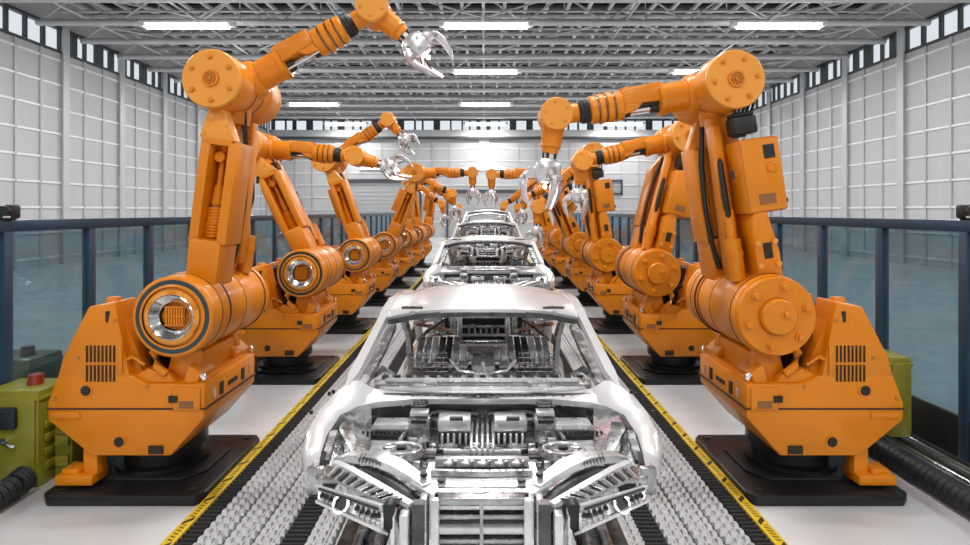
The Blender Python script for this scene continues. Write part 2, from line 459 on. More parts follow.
# base plate
m = MB('plate')
m.prism([(-.55,-.50),(-.50,-.58),(.50,-.58),(.56,-.52),(.56,.52),(.50,.58),(-.50,.58),(-.55,.50)], 0, .075, 'Z', bev=.015)
m.prism([(-.3,-.36),(.28,-.36),(.40,-.2),(.40,.2),(.28,.36),(-.3,.36),(-.42,.2),(-.42,-.2)], .073, .1, 'Z', bev=.01)
bp = part('base_plate', m, 'base')
bmh = MB('dark'); bmh.cyl((0,0,0),(0,0,.012),.035,seg=6); bm_ = bmh.mesh('anchor_bolt')
for x, y in ((-.45,-.49),(.46,-.49),(.46,.49),(-.45,.49)): part('anchor_bolt', None, 'base', bp, None, (x,y,.072), bm_)
m = MB('plate'); m.lathe([(0,.09),(.33,.09),(.33,.13),(.27,.14),(.27,.22),(.31,.23),(.31,.34),(0,.34)], axis='Z', seg=40); part('turntable', m, 'base')
# chassis
m = MB('orange')
poly = [(-.52,.80),(-.52,.565),(-.285,.30),(.265,.30),(.57,.55),(.57,.67),(.50,.86),(-.02,.86),(-.12,.80)]
m.prism(poly, -.47, .47, 'Y', bev=.014)
for s in (-1,1):
    y0, y1 = (s*.47, s*.20)
    m.prism([(.0,.84),(.505,.84),(.46,1.0),(.287,1.335),(.105,1.37)], min(y0,y1), max(y0,y1), 'Y', bev=.014)
    # sloped inner cheek
    m.prism([(-.09,.84),(.05,.84),(.12,1.33)], min(s*.40,s*.24), max(s*.40,s*.24), 'Y', bev=.008)
    m.box((-.40,s*.475,.70), (.19,.02,.16), bev=.008)       # raised panel by the corner
    m.box((.06,s*.478,.97), (.035,.02,.20), bev=.008)       # upright latch
    m.box((.44,s*.474,.585), (.2,.012,.045), bev=.003)
    m.prism([(-.02,.85),(-.10,.80),(-.30,.80),(-.26,.86),(-.10,.90)], min(s*.44,s*.34), max(s*.44,s*.34), 'Y', bev=.008)
ch = part('chassis', m, 'base')
m = MB('groove')
m.box((.02,0,.628), (1.106,.948,.012)); part('panel_gap', m, 'base', ch)
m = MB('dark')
m.box((.20,0,1.08), (.26,.40,.46), bev=.02); m.box((-.03,0,.92), (.26,.3,.2), bev=.02); part('inner_recess_shade', m, 'base', ch, 'dark block, painted shade between the fins')  # solid dark block: shade of the gap put into its colour
for s in (-1,1):
    m = MB('dark')
    for r_ in range(2):
        for k in range(8): m.box((.105+k*.027, s*.471, .875+r_*.135), (.011,.012,.115))
    part('ventilation_grille', m, 'base', ch)
    for x, z in ((.30,.755),(.07,.40)):
        m = MB('orange'); m.lathe([(.045,-s*.004),(.045,s*.006),(.036,s*.006)], seg=20); m.mat('dark').lathe([(.037,s*.0045),(0,s*.0045)], seg=20)
        me = m.mesh('port'); DEFS.append(('port', me, 'base', ch, None, (x, s*.472, z), s)) if False else part('port', None, 'base', ch, None, (x, s*.472, z), me)
    m = MB('dark'); m.box((-.185,s*.474,.345), (.10,.014,.055)); part('socket', m, 'base', ch); m = MB('dark'); m.box((-.31,s*.487,.70), (.06,.014,.045)); part('socket', m, 'base', ch)
    m = MB('label'); m.box((-.40,s*.487,.66),(.10,.004,.05)); part('rating_label', m, 'base', ch)
    m = MB('orange'); m.cyl((.19,s*.33,1.35),(.19,s*.33,1.385),.055,.045,seg=16); part('filler_cap', m, 'base', ch)
    m = MB('dark'); m.prism([(.135,1.305),(.165,1.305),(.165,1.235),(.15,1.225)], min(s*.468,s*.476), max(s*.468,s*.476), 'Y'); part('index_mark', m, 'base', ch)
    for q in ((-.12,.78),(.36,.98),(.52,.70),(.10,1.24)):
        m = MB('orange_dk'); m.cyl((q[0],s*.468,q[1]),(q[0],s*.4765,q[1]),.014,seg=10); part('screw', m, 'base', ch)
for x_, y_, dx, dy, dz, nm, mt_ in ((-.524,-.2,.012,.05,.09,'side_socket','dark'),(-.524,.2,.012,.05,.09,'side_socket','dark'),(-.524,0,.012,.16,.03,'side_handle','dark'),(-.526,-.33,.016,.02,.07,'side_clip','chrome'),(-.526,.33,.016,.02,.07,'side_clip','chrome')):
    m = MB(mt_); m.box((x_,y_,.70),(dx,dy,dz)); part(nm, m, 'base', ch)
for s in (-1,1):
    m = MB('orange')
    m.box((.30,s*.37,.22),(.10,.12,.24), bev=.01); m.box((.38,s*.39,.135),(.26,.2,.07), bev=.012); m.box((.42,s*.39,.18),(.12,.14,.05), bev=.012)
    m.cyl((.47,s*.33,.16),(.47,s*.33,.20),.02,seg=10)
    part('outrigger_foot', m, 'base')
# cradle under the drum
m = MB('orange')
for s in (-1,1):
    m.prism([(D.x-.13,.79),(D.x+.15,.79),(D.x+.09,1.03),(D.x-.07,1.03)], s*.33-.04, s*.33+.04, 'Y', bev=.012)
m.box((D.x,0,.88),(.16,.6,.2), bev=.02); m.box((D.x,0,.80),(.30,.66,.05), bev=.01)
part('cradle', m, 'base')
for k in range(4):
    for s in (-1,1):
        yy = s*(.50-.02*k); m = MB('orange')
        m.tube([(-.10+.02*k,yy*.85,.83),(-.09+.02*k,yy*.9,.93),(-.02+.02*k,yy*.92,.985),(.07+.02*k,yy*.9,.95),(.12+.01*k,yy*.85,.85)], .012, 8)
        part('curved_pipe', m, 'base')
for s in (-1,1):
    m = MB('black'); m.box((-.12,s*.30,.90),(.07,.09,.14), rot=(0,.3,0), bev=.012); m.tube([(-.12,s*.30,.95),(-.06,s*.30,1.06),(.02,s*.29,1.12)], .02, 8); part('cable_plug', m, 'base')
    m = MB('orange'); m.tube([(D.x+.16,s*.40,1.10),(D.x+.20,s*.42,1.0),(D.x+.17,s*.44,.92),(D.x+.10,s*.44,.86)], .030, 10); part('bent_pipe', m, 'base')
    m = MB('orange'); m.prism([(-.46,.80),(-.36,.80),(-.40,.93),(-.48,.86)], min(s*.20,s*.45), max(s*.20,s*.45), 'Y', bev=.01); part('side_bracket', m, 'base')
    m = MB('chrome'); m.box((-.50,s*.44,.845),(.03,.03,.05), rot=(0,.5,0), bev=.004); part('bright_clip', m, 'base')
# lower drum
m = MB('orange')
prof = [(0,-.50),(.276,-.50),(.282,-.47),(.282,-.44),(.276,-.43),(.276,-.05),(.279,-.04),(.279,-.02),(.276,-.01),(.272,.28),(.288,.30),(.288,.34),(.279,.36),(.279,.46),(.268,.50),(0,.50)]
m.lathe(prof, seg=56); dr = part('shoulder_drum', m, 'drum')
for pr_ in ([(.270,.40),(.2815,.40),(.2815,.408),(.270,.408)], [(.27,.24),(.2765,.24),(.2765,.252),(.27,.252)], [(.2775,-.436),(.2845,-.436),(.2845,-.430),(.2775,-.430)], [(.277,.285),(.2895,.285),(.2895,.295),(.277,.295)], [(.27,-.035),(.281,-.035),(.281,-.028),(.27,-.028)]):
    m = MB('groove'); m.lathe(pr_, seg=56); part('drum_seam', m, 'drum', dr)
m = MB('orange')
m.lathe([(.272,-.49),(.272,-.525),(.262,-.54),(.130,-.54),(.128,-.535),(.122,-.575),(.112,-.585),(0,-.585)], seg=56); cv = part('drum_cover', m, 'drum', dr)
mb_ = MB('orange'); mb_.lathe([(.031,0),(.031,-.012),(.021,-.014),(.021,-.034),(.015,-.038),(0,-.038)], seg=12); BOLT = mb_.mesh('cover_bolt')
for k in range(6):
    a = PI/3*k+.3; part('cover_bolt', None, 'drum', dr, None, (.205*math.cos(a), -.54, .205*math.sin(a)), BOLT)
part('cover_bolt', None, 'drum', dr, None, (.04,-.575,.02), BOLT)
# motor end on the other side
m = MB('orange')
m.lathe([(.268,.49),(.276,.50),(.276,.545),(.262,.555),(.252,.555),(.252,.552),(.222,.552),(.222,.56),(.205,.565),(.200,.55),(.190,.55),(.186,.565),(.150,.578),(.138,.57),(.135,.56)],
        seg=56, mats=['orange','orange','orange','orange','teal','teal','orange','orange','groove','orange','orange','orange_lit','orange','orange'])
m.mat('chrome').lathe([(.155,.579),(.148,.584),(.104,.548),(.098,.54)], seg=48); m.mat('dark').lathe([(.098,.54),(.098,.49)], seg=40)
m.mat('dark').lathe([(.098,.49),(0,.488)], seg=40)
me_ = part('motor_ring', m, 'drum', dr)
m = MB('orange_dk'); m.box((0,.505,0),(.135,.03,.135))
m.mat('orange')
for k in range(7): m.box((-.054+k*.018,.525,0),(.009,.018,.125))
for z in (-.063,.063,0): m.box((0,.524,z),(.138,.014,.010))
part('motor_grille', m, 'drum', dr)
m = MB('orange')
for a in (.5, -.5, PI-.5, PI+.5, PI/2): m.box((.165*math.cos(a),.570,.165*math.sin(a)),(.035,.016,.06), rot=(0,-a,0), bev=.004)
part('ring_clamp', m, 'drum', dr)
# lower arm
m = MB('orange')
m.prism([(-.18,.18),(.04,.18),(.055,.5),(.04,.53),(-.16,.53),(-.18,.5)], .05, .36, 'Y', bev=.02)      # sleeve, motor side
m.prism([(-.12,.15),(.12,.15),(.09,1.45),(-.09,1.45)], -.13, .06, 'Y', bev=.02)                           # main beam
m.cyl((0,0,1.40),(0,0,1.62),.13,.13,seg=24)
la = part('lower_arm', m, 'lower')
m = MB('orange')
for s in (-1,1):
    x0 = s*.10-.07
    m.prism([(x0-.036,.50),(x0+.036,.50),(x0+.036,1.22),(x0-.036,1.25)], .05, .34, 'Y', bev=.012)
m.box((-.05,.30,1.235),(.22,.08,.05), bev=.01); m.mat('orange_dk').box((-.05,.08,.9),(.16,.05,.7))  # back plate darker: shade inside the channel put into its colour
part('channel_flange', m, 'lower', la)
m = MB('orange_lit')
m.prism([(-.18,1.25),(.08,1.25),(.03,1.50),(-.06,1.50)], .22, .34, 'Y', bev=.01)
for q in ((-.15,1.28),(.05,1.28),(-.02,1.44),(-.10,1.36),(.02,1.36)): m.cyl((q[0],.34,q[1]),(q[0],.35,q[1]),.012,seg=8)
part('bolted_gusset', m, 'lower', la)
m = MB('orange'); m.cyl((-.05,.2,.80),(-.05,.2,1.22),.02,seg=14); m.cyl((-.05,.2,.78),(-.05,.2,.92),.042,.03,seg=14); m.cyl((-.05,.16,1.13),(-.05,.26,1.13),.038,seg=16); part('spring_rod', m, 'lower', la)
m = MB('orange')
pts = [(-.05+.052*math.cos(t*.5),.2+.055*math.sin(t*.5),.54+.0023*t*.78) for t in range(0, 126)]
m.tube(pts, .013, 6); m.mat('orange_dk').cyl((-.05,.2,.53),(-.05,.2,.78),.036,seg=12); part('coil_spring', m, 'lower', la)
m = MB('black'); m.tube([(-.14,.02,.30),(-.17,.02,.5),(-.18,.02,.8),(-.165,.02,1.1),(-.12,.03,1.35),(-.10,.05,1.5)], .02, 8); part('hose', m, 'lower', la)
m = MB('black'); m.tube([(-.10,-.2,.55),(-.11,-.24,.65),(-.125,-.26,.85),(-.11,-.22,1.1),(-.10,-.12,1.3)], [.015,.02,.024,.022,.015], 8); part('hose', m, 'lower', la)
# electronics box side
m = MB('orange'); m.prism([(-.035,.24),(.14,.24),(.14,.42),(.105,.64),(.09,.73),(.0,.73),(-.03,.64)], -.42, -.13, 'Y', bev=.014)
lk = part('link_plate', m, 'lower', la)
m = MB('orange_lit'); 
for q in ((-.01,.34),(.115,.34),(-.01,.50),(.11,.50)): m.cyl((q[0],-.42,q[1]),(q[0],-.436,q[1]),.02,seg=10)
m.mat('dark').box((.055,-.422,.44),(.06,.01,.11)); part('link_window', m, 'lower', la)
m = MB('orange'); m.cyl((-.13,-.28,.24),(-.13,-.28,.54),.06,seg=20); m.cyl((-.13,-.28,.42),(-.13,-.28,.45),.067,seg=20); m.cyl((-.12,-.26,.5),(-.10,-.22,.75),.038,seg=14); part('actuator', m, 'lower', la)
m = MB('orange'); m.box((-.115,-.16,.85),(.07,.12,1.05), rot=(0,.02,0), bev=.012); m.box((-.10,-.13,1.38),(.07,.1,.12), bev=.01); part('rear_arm', m, 'lower', la)
m = MB('orange'); m.box((.10,-.30,.97),(.29,.25,.53), bev=.025); m.box((.10,-.43,.97),(.265,.012,.505), bev=.006)
eb = part('electronics_box', m, 'lower')
m = MB('black'); m.box((.155,-.438,1.13),(.075,.012,.095)); part('box_display', m, 'lower', eb)
m = MB('orange'); m.lathe([(.038,0),(.038,-.012),(.026,-.014),(.024,-.006),(0,-.006)], seg=18, o=(.16,-.436,1.02)); part('box_knob', m, 'lower', eb)
m = MB('label'); m.box((.10,-.438,.80),(.115,.006,.07)); part('box_label', m, 'lower', eb)
m = MB('black'); m.box((.19,-.33,.725),(.06,.1,.02)); m.cyl((.24,-.36,.77),(.27,-.36,.77),.018,seg=8); m.box((-.105,-.40,1.0),(.012,.04,.06)); part('box_connector', m, 'lower', eb)
m = MB('black'); m.box((.05,-.30,1.34),(.17,.16,.13), bev=.02); m.cyl((.02,-.3,1.26),(.02,-.3,1.30),.05,seg=12)
m.box((.05,-.30,1.42),(.15,.13,.03), bev=.01); part('cable_connector', m, 'lower')
m = MB('black')
for k in range(5): m.tube([(-.01+.03*k,-.34,1.42),(-.015+.033*k,-.40,1.48),(-.02+.035*k,-.42,1.54),(-.02+.035*k,-.38,1.60)], .011, 6)
part('coiled_cable', m, 'lower')
# elbow
m = MB('orange'); m.lathe([(0,-.40),(.200,-.40),(.207,-.38),(.207,-.20),(.19,-.18),(.19,.16),(.207,.18),(.207,.38),(.200,.40),(0,.40)], seg=48); el = part('elbow_drum', m, 'upper')
m = MB('red'); m.lathe([(.189,.06),(.194,.06),(.194,.075),(.189,.075)], seg=40); m.lathe([(.189,-.08),(.194,-.08),(.194,-.065),(.189,-.065)], seg=40); part('seal_band', m, 'upper', el)
def elbow_cap(s):
    m = MB('orange_lit'); m.lathe([(.200,s*.395),(.206,s*.405),(.206,s*.435),(.198,s*.445),(.060,s*.445)], seg=48)
    m.mat('orange').lathe([(.060,s*.445),(.058,s*.462),(.045,s*.462),(.043,s*.452),(0,s*.452)], seg=32)
    c = part('elbow_cap', m, 'upper', el)
    m = MB('orange_dk')
    for k in range(8):
        a = PI/4*k; m.cyl((.03*math.cos(a),s*.45,.03*math.sin(a)),(.03*math.cos(a),s*.462,.03*math.sin(a)),.008,seg=8)
    m.cyl((0,s*.45,0),(0,s*.465,0),.015,seg=8); part('hub_gear', m, 'upper', el)
    b = MB('orange'); b.lathe([(.019,0),(.019,s*.010),(.012,s*.012),(.012,s*.02),(0,s*.02)], seg=10); bm2 = b.mesh('cap_bolt')
    for k in range(6):
        a = PI/3*k+.5; part('cap_bolt', None, 'upper', el, None, (.15*math.cos(a), s*.445, .15*math.sin(a)), bm2)
elbow_cap(-1); elbow_cap(1)
m = MB('orange')
m.lathe([(0,.05),(.155,.05),(.15,.19),(.135,.215),(.116,.22),(.116,.385),(.126,.39),(.126,.43),(.10,.44),(0,.44)], axis='Z', seg=32); fa = part('forearm', m, 'upper')
m = MB('orange'); m.prism([(-.02,.42),(.12,.40),(.125,.45),(.115,.70),(-.01,.72)], -.095, .095, 'Y', bev=.016); m.prism([(-.06,.62),(.0,.55),(.0,.72),(-.08,.72)], -.085, .085, 'Y', bev=.01)
m.box((.118,-.04,.66),(.02,.03,.09), bev=.005); m.box((.118,.04,.66),(.02,.03,.09), bev=.005); part('forearm_housing', m, 'upper', fa)
m = MB('steelrod'); m.cyl((-.05,0,.44),(-.05,0,.72),.028,seg=14); m.cyl((-.075,.05,.44),(-.075,.05,.72),.01,seg=8); part('piston_rod', m, 'upper', fa)
m = MB('black'); m.cyl((-.045,0,.43),(-.045,0,.50),.055,.045,seg=18); m.cyl((-.045,0,.66),(-.045,0,.735),.05,.06,seg=18); m.cyl((-.03,-.06,.44),(-.03,-.06,.7),.012,seg=6); part('rod_boot', m, 'upper', fa)
m = MB('orange')
R_ = [(0,.70),(.088,.70),(.108,.715),(.112,.75),(.112,.765),(.103,.77),(.103,.785),(.117,.79),(.117,.83),(.104,.835),(.104,.85),(.117,.855),(.117,.89),(.104,.895),(.104,.91),(.110,.915),(.108,.95),(.09,.965),(0,.965)]
m.lathe(R_, axis='Z', seg=36); part('ringed_sleeve', m, 'upper', fa)
m = MB('car_dk')
for z in (.777,.842,.902): m.lathe([(.1035,z-.004),(.1075,z-.004),(.1075,z+.004),(.1035,z+.004)], axis='Z', seg=36)
part('seal_ring', m, 'upper', fa)
m = MB('black'); m.lathe([(0,.955),(.085,.955),(.093,.965),(.088,.98),(.096,.99),(.09,1.005),(.096,1.015),(.088,1.035),(.075,1.05),(0,1.05)], axis='Z', seg=32); part('bellows', m, 'upper', fa)
m = MB('orange'); m.lathe([(0,1.04),(.07,1.04),(.074,1.08),(.070,1.16),(0,1.18)], axis='Z', seg=28); part('wrist_neck', m, 'upper', fa)
# wrist
m = MB('orange_lit'); m.lathe([(0,-.15),(.115,-.15),(.122,-.14),(.122,-.10)], seg=36); m.mat('orange').lathe([(.122,-.10),(.116,-.08),(.116,.08),(.122,.10)], seg=36); m.mat('orange_lit').lathe([(.122,.10),(.122,.14),(.115,.15),(0,.15)], seg=36)
m.mat('orange')
for s in (-1,1):
    for k in range(5):
        a = 2*PI/5*k; m.cyl((.085*math.cos(a),s*.15,.085*math.sin(a)),(.085*math.cos(a),s*.158,.085*math.sin(a)),.011,seg=8)
wr = part('wrist_joint', m, 'wrist')
m = MB('orange'); m.lathe([(0,.06),(.092,.06),(.086,.12),(.078,.22),(.081,.225),(.081,.24),(.066,.25),(.06,.29),(0,.29)], axis='Z', seg=28); part('wrist_link', m, 'wrist', wr)
m = MB('white_pl'); m.cyl((0,0,.28),(0,0,.33),.04,seg=16); m.mat('black')
for k in range(4):
    a = PI/2*k+.4; m.cyl((.045*math.cos(a),.045*math.sin(a),.28),(.045*math.cos(a),.045*math.sin(a),.335),.012,seg=8)
part('tool_flange', m, 'wrist', wr)
# gripper
m = MB('claw')
m.prism([(-.05,.33),(.05,.33),(.095,.37),(.10,.46),(.06,.52),(-.06,.52),(-.10,.46),(-.095,.37)], -.075, .075, 'Y', bev=.02)
m.mat('car_mid')
for q in ((-.05,.40),(.05,.40),(0,.47)):
    for s in (-1,1): m.cyl((q[0],s*.075,q[1]),(q[0],s*.083,q[1]),.014,seg=10)
gr = part('gripper_body', m, 'wrist')
for k in range(3):
    a = 2*PI/3*k + .25
    m = MB('claw')
    m.prism([(.05,.42),(.13,.40),(.185,.46),(.19,.53),(.15,.50),(.10,.49),(.05,.50)], -.022, .022, 'Y', bev=.006)
    m.prism([(.145,.46),(.195,.47),(.20,.56),(.16,.66),(.10,.72),(.135,.60),(.14,.54)], -.016, .016, 'Y', bev=.005)
    m.mat('car_mid').cyl((.165,-.03,.49),(.165,.03,.49),.018,seg=12)
    m.mat('car_blk').cyl((.07,0,.52),(.145,0,.60),.008,seg=6)
    bmesh.ops.rotate(m.bm, verts=m.bm.verts, cent=(0,0,0), matrix=Matrix.Rotation(a, 3, 'Z'))
    part('gripper_claw', m, 'wrist')

def robot(side, k, th1, th2, th3, label, grp):
    y = 4.77 + 2.93*k
    r = empty('industrial_robot', (side*2.40, y, 0), 0 if side > 0 else PI)
    E = D + Matrix.Rotation(math.radians(th1), 3, 'Y') @ Vector((0,0,L1))
    W = E + Matrix.Rotation(math.radians(th2), 3, 'Y') @ Vector((0,0,L2))
    fr = {'base': (Vector((0,0,0)), 0), 'drum': (D, 0), 'lower': (D, th1), 'upper': (E, th2), 'wrist': (W, th3)}
    objs = []
    for (name, me, frame, par, lab, off) in DEFS:
        o = bpy.data.objects.new(name, me); COL.objects.link(o)
        if par is None:
            o.parent = r; p, t = fr[frame]; o.location = p; o.rotation_euler = (0, math.radians(t), 0)
            if off: o.location = p + Matrix.Rotation(math.radians(t), 3, 'Y') @ Vector(off)
        else:
            o.parent = objs[par]
            if off: o.location = off
        if lab: o['label'] = lab
        objs.append(o)
    tag(r, label, 'robot arm', grp)
    tip = W + Matrix.Rotation(math.radians(th3), 3, 'Y') @ Vector((0,0,.55))
    s = 1 if side > 0 else -1
    return Vector((side*2.40 + s*tip.x, y + s*tip.y, tip.z))
RG, LG = 'robot arms along the right of the line', 'robot arms along the left of the line'
tips = {}
RB = [
 (1,0,-8.4,-99,-172,'large orange robot nearest the camera on the right, its forearm level over the first car'),
 (1,1,14,-103,-176,'orange robot second in the right row, lower arm leaning outward to the right'),
 (1,2,-7,-134,-178,'orange robot third in the right row, forearm sloping steeply down'),
 (1,3,-22,-91,-180,'orange robot fourth in the right row, level forearm and gripper hanging over far cars'),
 (1,4,6,-118,-170,'orange robot fifth in the right row, behind the one with the level forearm'),
 (1,5,-14,-125,-165,'orange robot second from the far end of the right row'),
 (1,6,4,-130,-175,'orange robot at the far end of the right row'),
 (-1,0,-7.3,-60,-131,'large orange robot nearest the camera on the left, its forearm raised to the ceiling'),
 (-1,1,25,-95,-108,'orange robot second in the left row, lower arm leaning back to the left, forearm level'),
 (-1,2,19,-55,-140,'orange robot third in the left row, leaning back with forearm raised'),
 (-1,3,-22,-89,-180,'orange robot fourth in the left row, leaning inward with level forearm and hanging gripper'),
 (-1,4,-4,-112,-172,'orange robot fifth in the left row, behind the one leaning inward'),
 (-1,5,8,-125,-170,'orange robot second from the far end of the left row'),
 (-1,6,-8,-130,-170,'orange robot at the far end of the left row'),
]
for s, k, a, b, c, lab in RB: tips[(s,k)] = robot(s, k, a, b, c, lab, RG if s > 0 else LG)
for key, lab in (((1,0),'white weld spark inside the claws of the nearest right gripper'), ((-1,1),'white weld spark inside the claws of the second left gripper'), ((-1,0),'small weld spark inside the claws of the nearest left gripper')):
    p = tips[key]
    m = MB('spark'); m.lathe([(0,-.014),(.010,-.010),(.014,0),(.010,.010),(0,.014)], seg=12); o = m.build('weld_spark', None, p); tag(o, lab, 'weld spark')
    ld = bpy.data.lights.new('spark_light', 'POINT'); ld.energy = 3; ld.color = (1,.45,.5); ld.shadow_soft_size = .03
    lo = bpy.data.objects.new('spark_light', ld); COL.objects.link(lo); lo.parent = o

# ------------------------------------------------------------------ fences
def fence(side, label):
    X = 3.76 if side > 0 else -3.62; y0 = 3.73; n = 22; sp = 1.02
    r = empty('glass_fence', (X, y0, 0))
    for i in range(n+1):
        m = MB('fence'); m.box((0,0,.945), (.075,.095,1.89), bev=.008)
        if i == 0:
            pm = m.mesh('post')
            gm = MB('glass'); gm.box((0,sp/2,1.13),(.014,sp-.10,1.42)); gm = gm.mesh('glass_pane')
        o = bpy.data.objects.new('post', pm); COL.objects.link(o); o.parent = r; o.location = (0,i*sp,0)
        if i < n:
            o = bpy.data.objects.new('glass_pane', gm); COL.objects.link(o); o.parent = r; o.location = (0,i*sp,0)
    m = MB('fence'); m.box((0,n*sp/2,1.885),(.085,n*sp+.1,.09), bev=.008); m.build('top_rail', r)
    m = MB('black'); m.box((0,n*sp/2,.21),(.05,n*sp,.40), bev=.01); m.build('kick_plate', r)
    tag(r, label, 'fence')
fence(-1, 'navy blue framed glass safety fence on the left of the robots')
fence(1, 'navy blue framed glass safety fence on the right of the robots')
for s, lab in ((-1,'black twin sensor box on top of the left fence post'), (1,'black twin sensor box on top of the right fence post')):
    r = empty('sensor_box', (3.78 if s > 0 else -3.60, 4.75, 1.93))
    m = MB('black'); m.box((0,0,.065),(.16,.10,.11), bev=.02); m.cyl((-.04,-.03,.07),(-.04,-.075,.07),.036,seg=16); m.cyl((.04,-.03,.07),(.04,-.075,.07),.036,seg=16); m.box((0,0,.01),(.1,.07,.02)); m.build('sensor_body', r)
    m = MB('white_pl'); m.box((-.04,-.052,.025),(.05,.01,.014)); m.box((.04,-.052,.025),(.05,.01,.014)); m.box((0,-.052,.112),(.05,.01,.01)); m.build('sensor_strip', r)
    tag(r, lab, 'sensor')

# hoses and pipes
def hose(x, y0, y1, end=None, lab='', z=.092):
    m = MB('black'); pts, rad = [], []
    n = int((y1-y0)/.03)
    for i in range(n+1): pts.append((0, i*.03, 0)); rad.append(.09 if i % 2 else .075)
    if end:
        for j in range(1, 9): a = j/8; pts.append((end[0]*a*a, n*.03+end[1]*a, end[2]*a)); rad.append(.09 if j % 2 else .075)
    m.tube(pts, rad, 16); o = m.build('corrugated_hose', None, (x, y0, z)); tag(o, lab, 'hose'); return o
hose(-3.19, 3.2, 4.30, (.01,.12,.03), 'black corrugated hose on the floor at the left edge, ending at the yellow box')
hose(3.24, 3.2, 14.0, None, 'long black corrugated hose along the floor beside the right fence')
pi = empty('pipe_run', (3.50, 3.2, 0)); tag(pi, 'bundle of thin steel pipes on brackets at the foot of the right fence', 'pipes')
for i in range(5):
    m = MB('steelrod' if i in (0,2,3) else 'black'); m.cyl((-.10+i*.055,0,.13),(-.10+i*.055,14,.13),.017,seg=10); m.build('pipe', pi)
m = MB('colm'); m.box((0,0,.055),(.27,.06,.11), bev=.005); bk = m.mesh('bracket')
for j in range(15):
    o = bpy.data.objects.new('bracket', bk); COL.objects.link(o); o.parent = pi; o.location = (0,.3+j*.95,0)

# yellow boxes
def ybox(loc, size, label, face=True, lamp=True):
    r = empty('junction_box', loc); w, d, h = size
    m = MB('yellow'); m.box((0,0,h/2),(w,d,h), bev=.015); m.box((0,-d/2-.008,h*.5),(w*.9,.016,h*.86), bev=.006); m.box((0,0,h*.91),(w+.02,d+.02,.025), bev=.004); m.build('cabinet', r)
    if face:
        m = MB('bluedk'); m.box((-.02,-d/2-.035,h*.73),(.17,.05,.16), bev=.02)
        m.box((-.02,-d/2-.062,h*.73),(.13,.01,.12), bev=.004)
        m.build('socket', r)
        m = MB('chrome'); m.tube([(-.02,-d/2-.02,h*.50),(-.02,-d/2-.05,h*.5),(.03,-d/2-.06,h*.47),(.06,-d/2-.05,h*.45)], .012, 8); m.cyl((-.02,-d/2-.01,h*.5),(-.02,-d/2-.05,h*.5),.025,seg=12); m.build('handle', r)
    m = MB('yellow')
    for k in range(4): m.box((w/2+.01,-d*.1,h*.2+k*.1),(.02,d*.5,.05), bev=.004)
    m.build('side_rib', r)
    if lamp:
        m = MB('red'); m.cyl((w*.12,0,h),(w*.12,0,h+.075),.055,.05,seg=18); m.build('beacon', r)
    tag(r, label, 'junction box', 'yellow junction boxes by the fences')
ybox((-3.36,4.66,0),(.40,.36,.70),'olive yellow junction box with a red beacon and dark socket at the left edge')
ybox((-3.93,5.35,0),(.42,.42,.76),'olive yellow box with red beacon behind the left glass fence', True)
ybox((3.385,5.15,.19),(.17,.4,.64),'olive yellow box beside the right fence behind the nearest robot', False, False)
m = MB('yellow'); m.box((0,0,.31),(.13,.34,.62), bev=.01)
for k in range(3): m.box((0,-.18,.15+k*.15),(.1,.03,.08), bev=.006)
o = m.build('valve_housing', None, (-3.07,4.78,0)); tag(o, 'narrow yellow housing between the left junction box and the nearest left robot', 'housing')

# ------------------------------------------------------------------ car bodies
CX, CY = 483.0, 4.4
def P(px, py, Y, dx=0, dz=0): return Vector(((px-CX)*Y/F+dx, Y-CY, H-(py-VY)*Y/F+dz))
CD = []
def cpart(name, mb, parent=None, label=None, ang=32):
    CD.append((name, mb.mesh(name, ang), parent, label)); return len(CD)-1
# roof
m = MB('carpanel'); rows = []
for Y, zc, w, ze, dy in ((3.50,1.447,.566,1.372,.16),(3.56,1.458,.575,1.385,.15),(3.8,1.475,.60,1.395,.08),(4.2,1.48,.612,1.395,.02),(4.6,1.462,.605,1.38,0),(4.95,1.42,.59,1.35,0)):
    row = []
    for i in range(13):
        t = -1+i/6; row.append((w*t, Y-CY+dy*t*t, zc-(zc-ze)*abs(t)**2.6))
    rows.append(row)
m.grid(rows, .02); rf = cpart('roof', m, ang=50)
m = MB('car_dk'); m.bar([P(390,322,3.66),P(413,317,3.60),P(440,314,3.56),P(483,313,3.54),P(526,314,3.56),P(553,317,3.60),P(576,322,3.66)], .05, .03)
for s in (-1,1): m.box((s*.40,-.88,1.452),(.12,.03,.012))
m.mat('car_mid')
for k in range(9): m.box((-.40+k*.1,-.80,1.405),(.05,.04,.03))
cpart('header_rail', m)
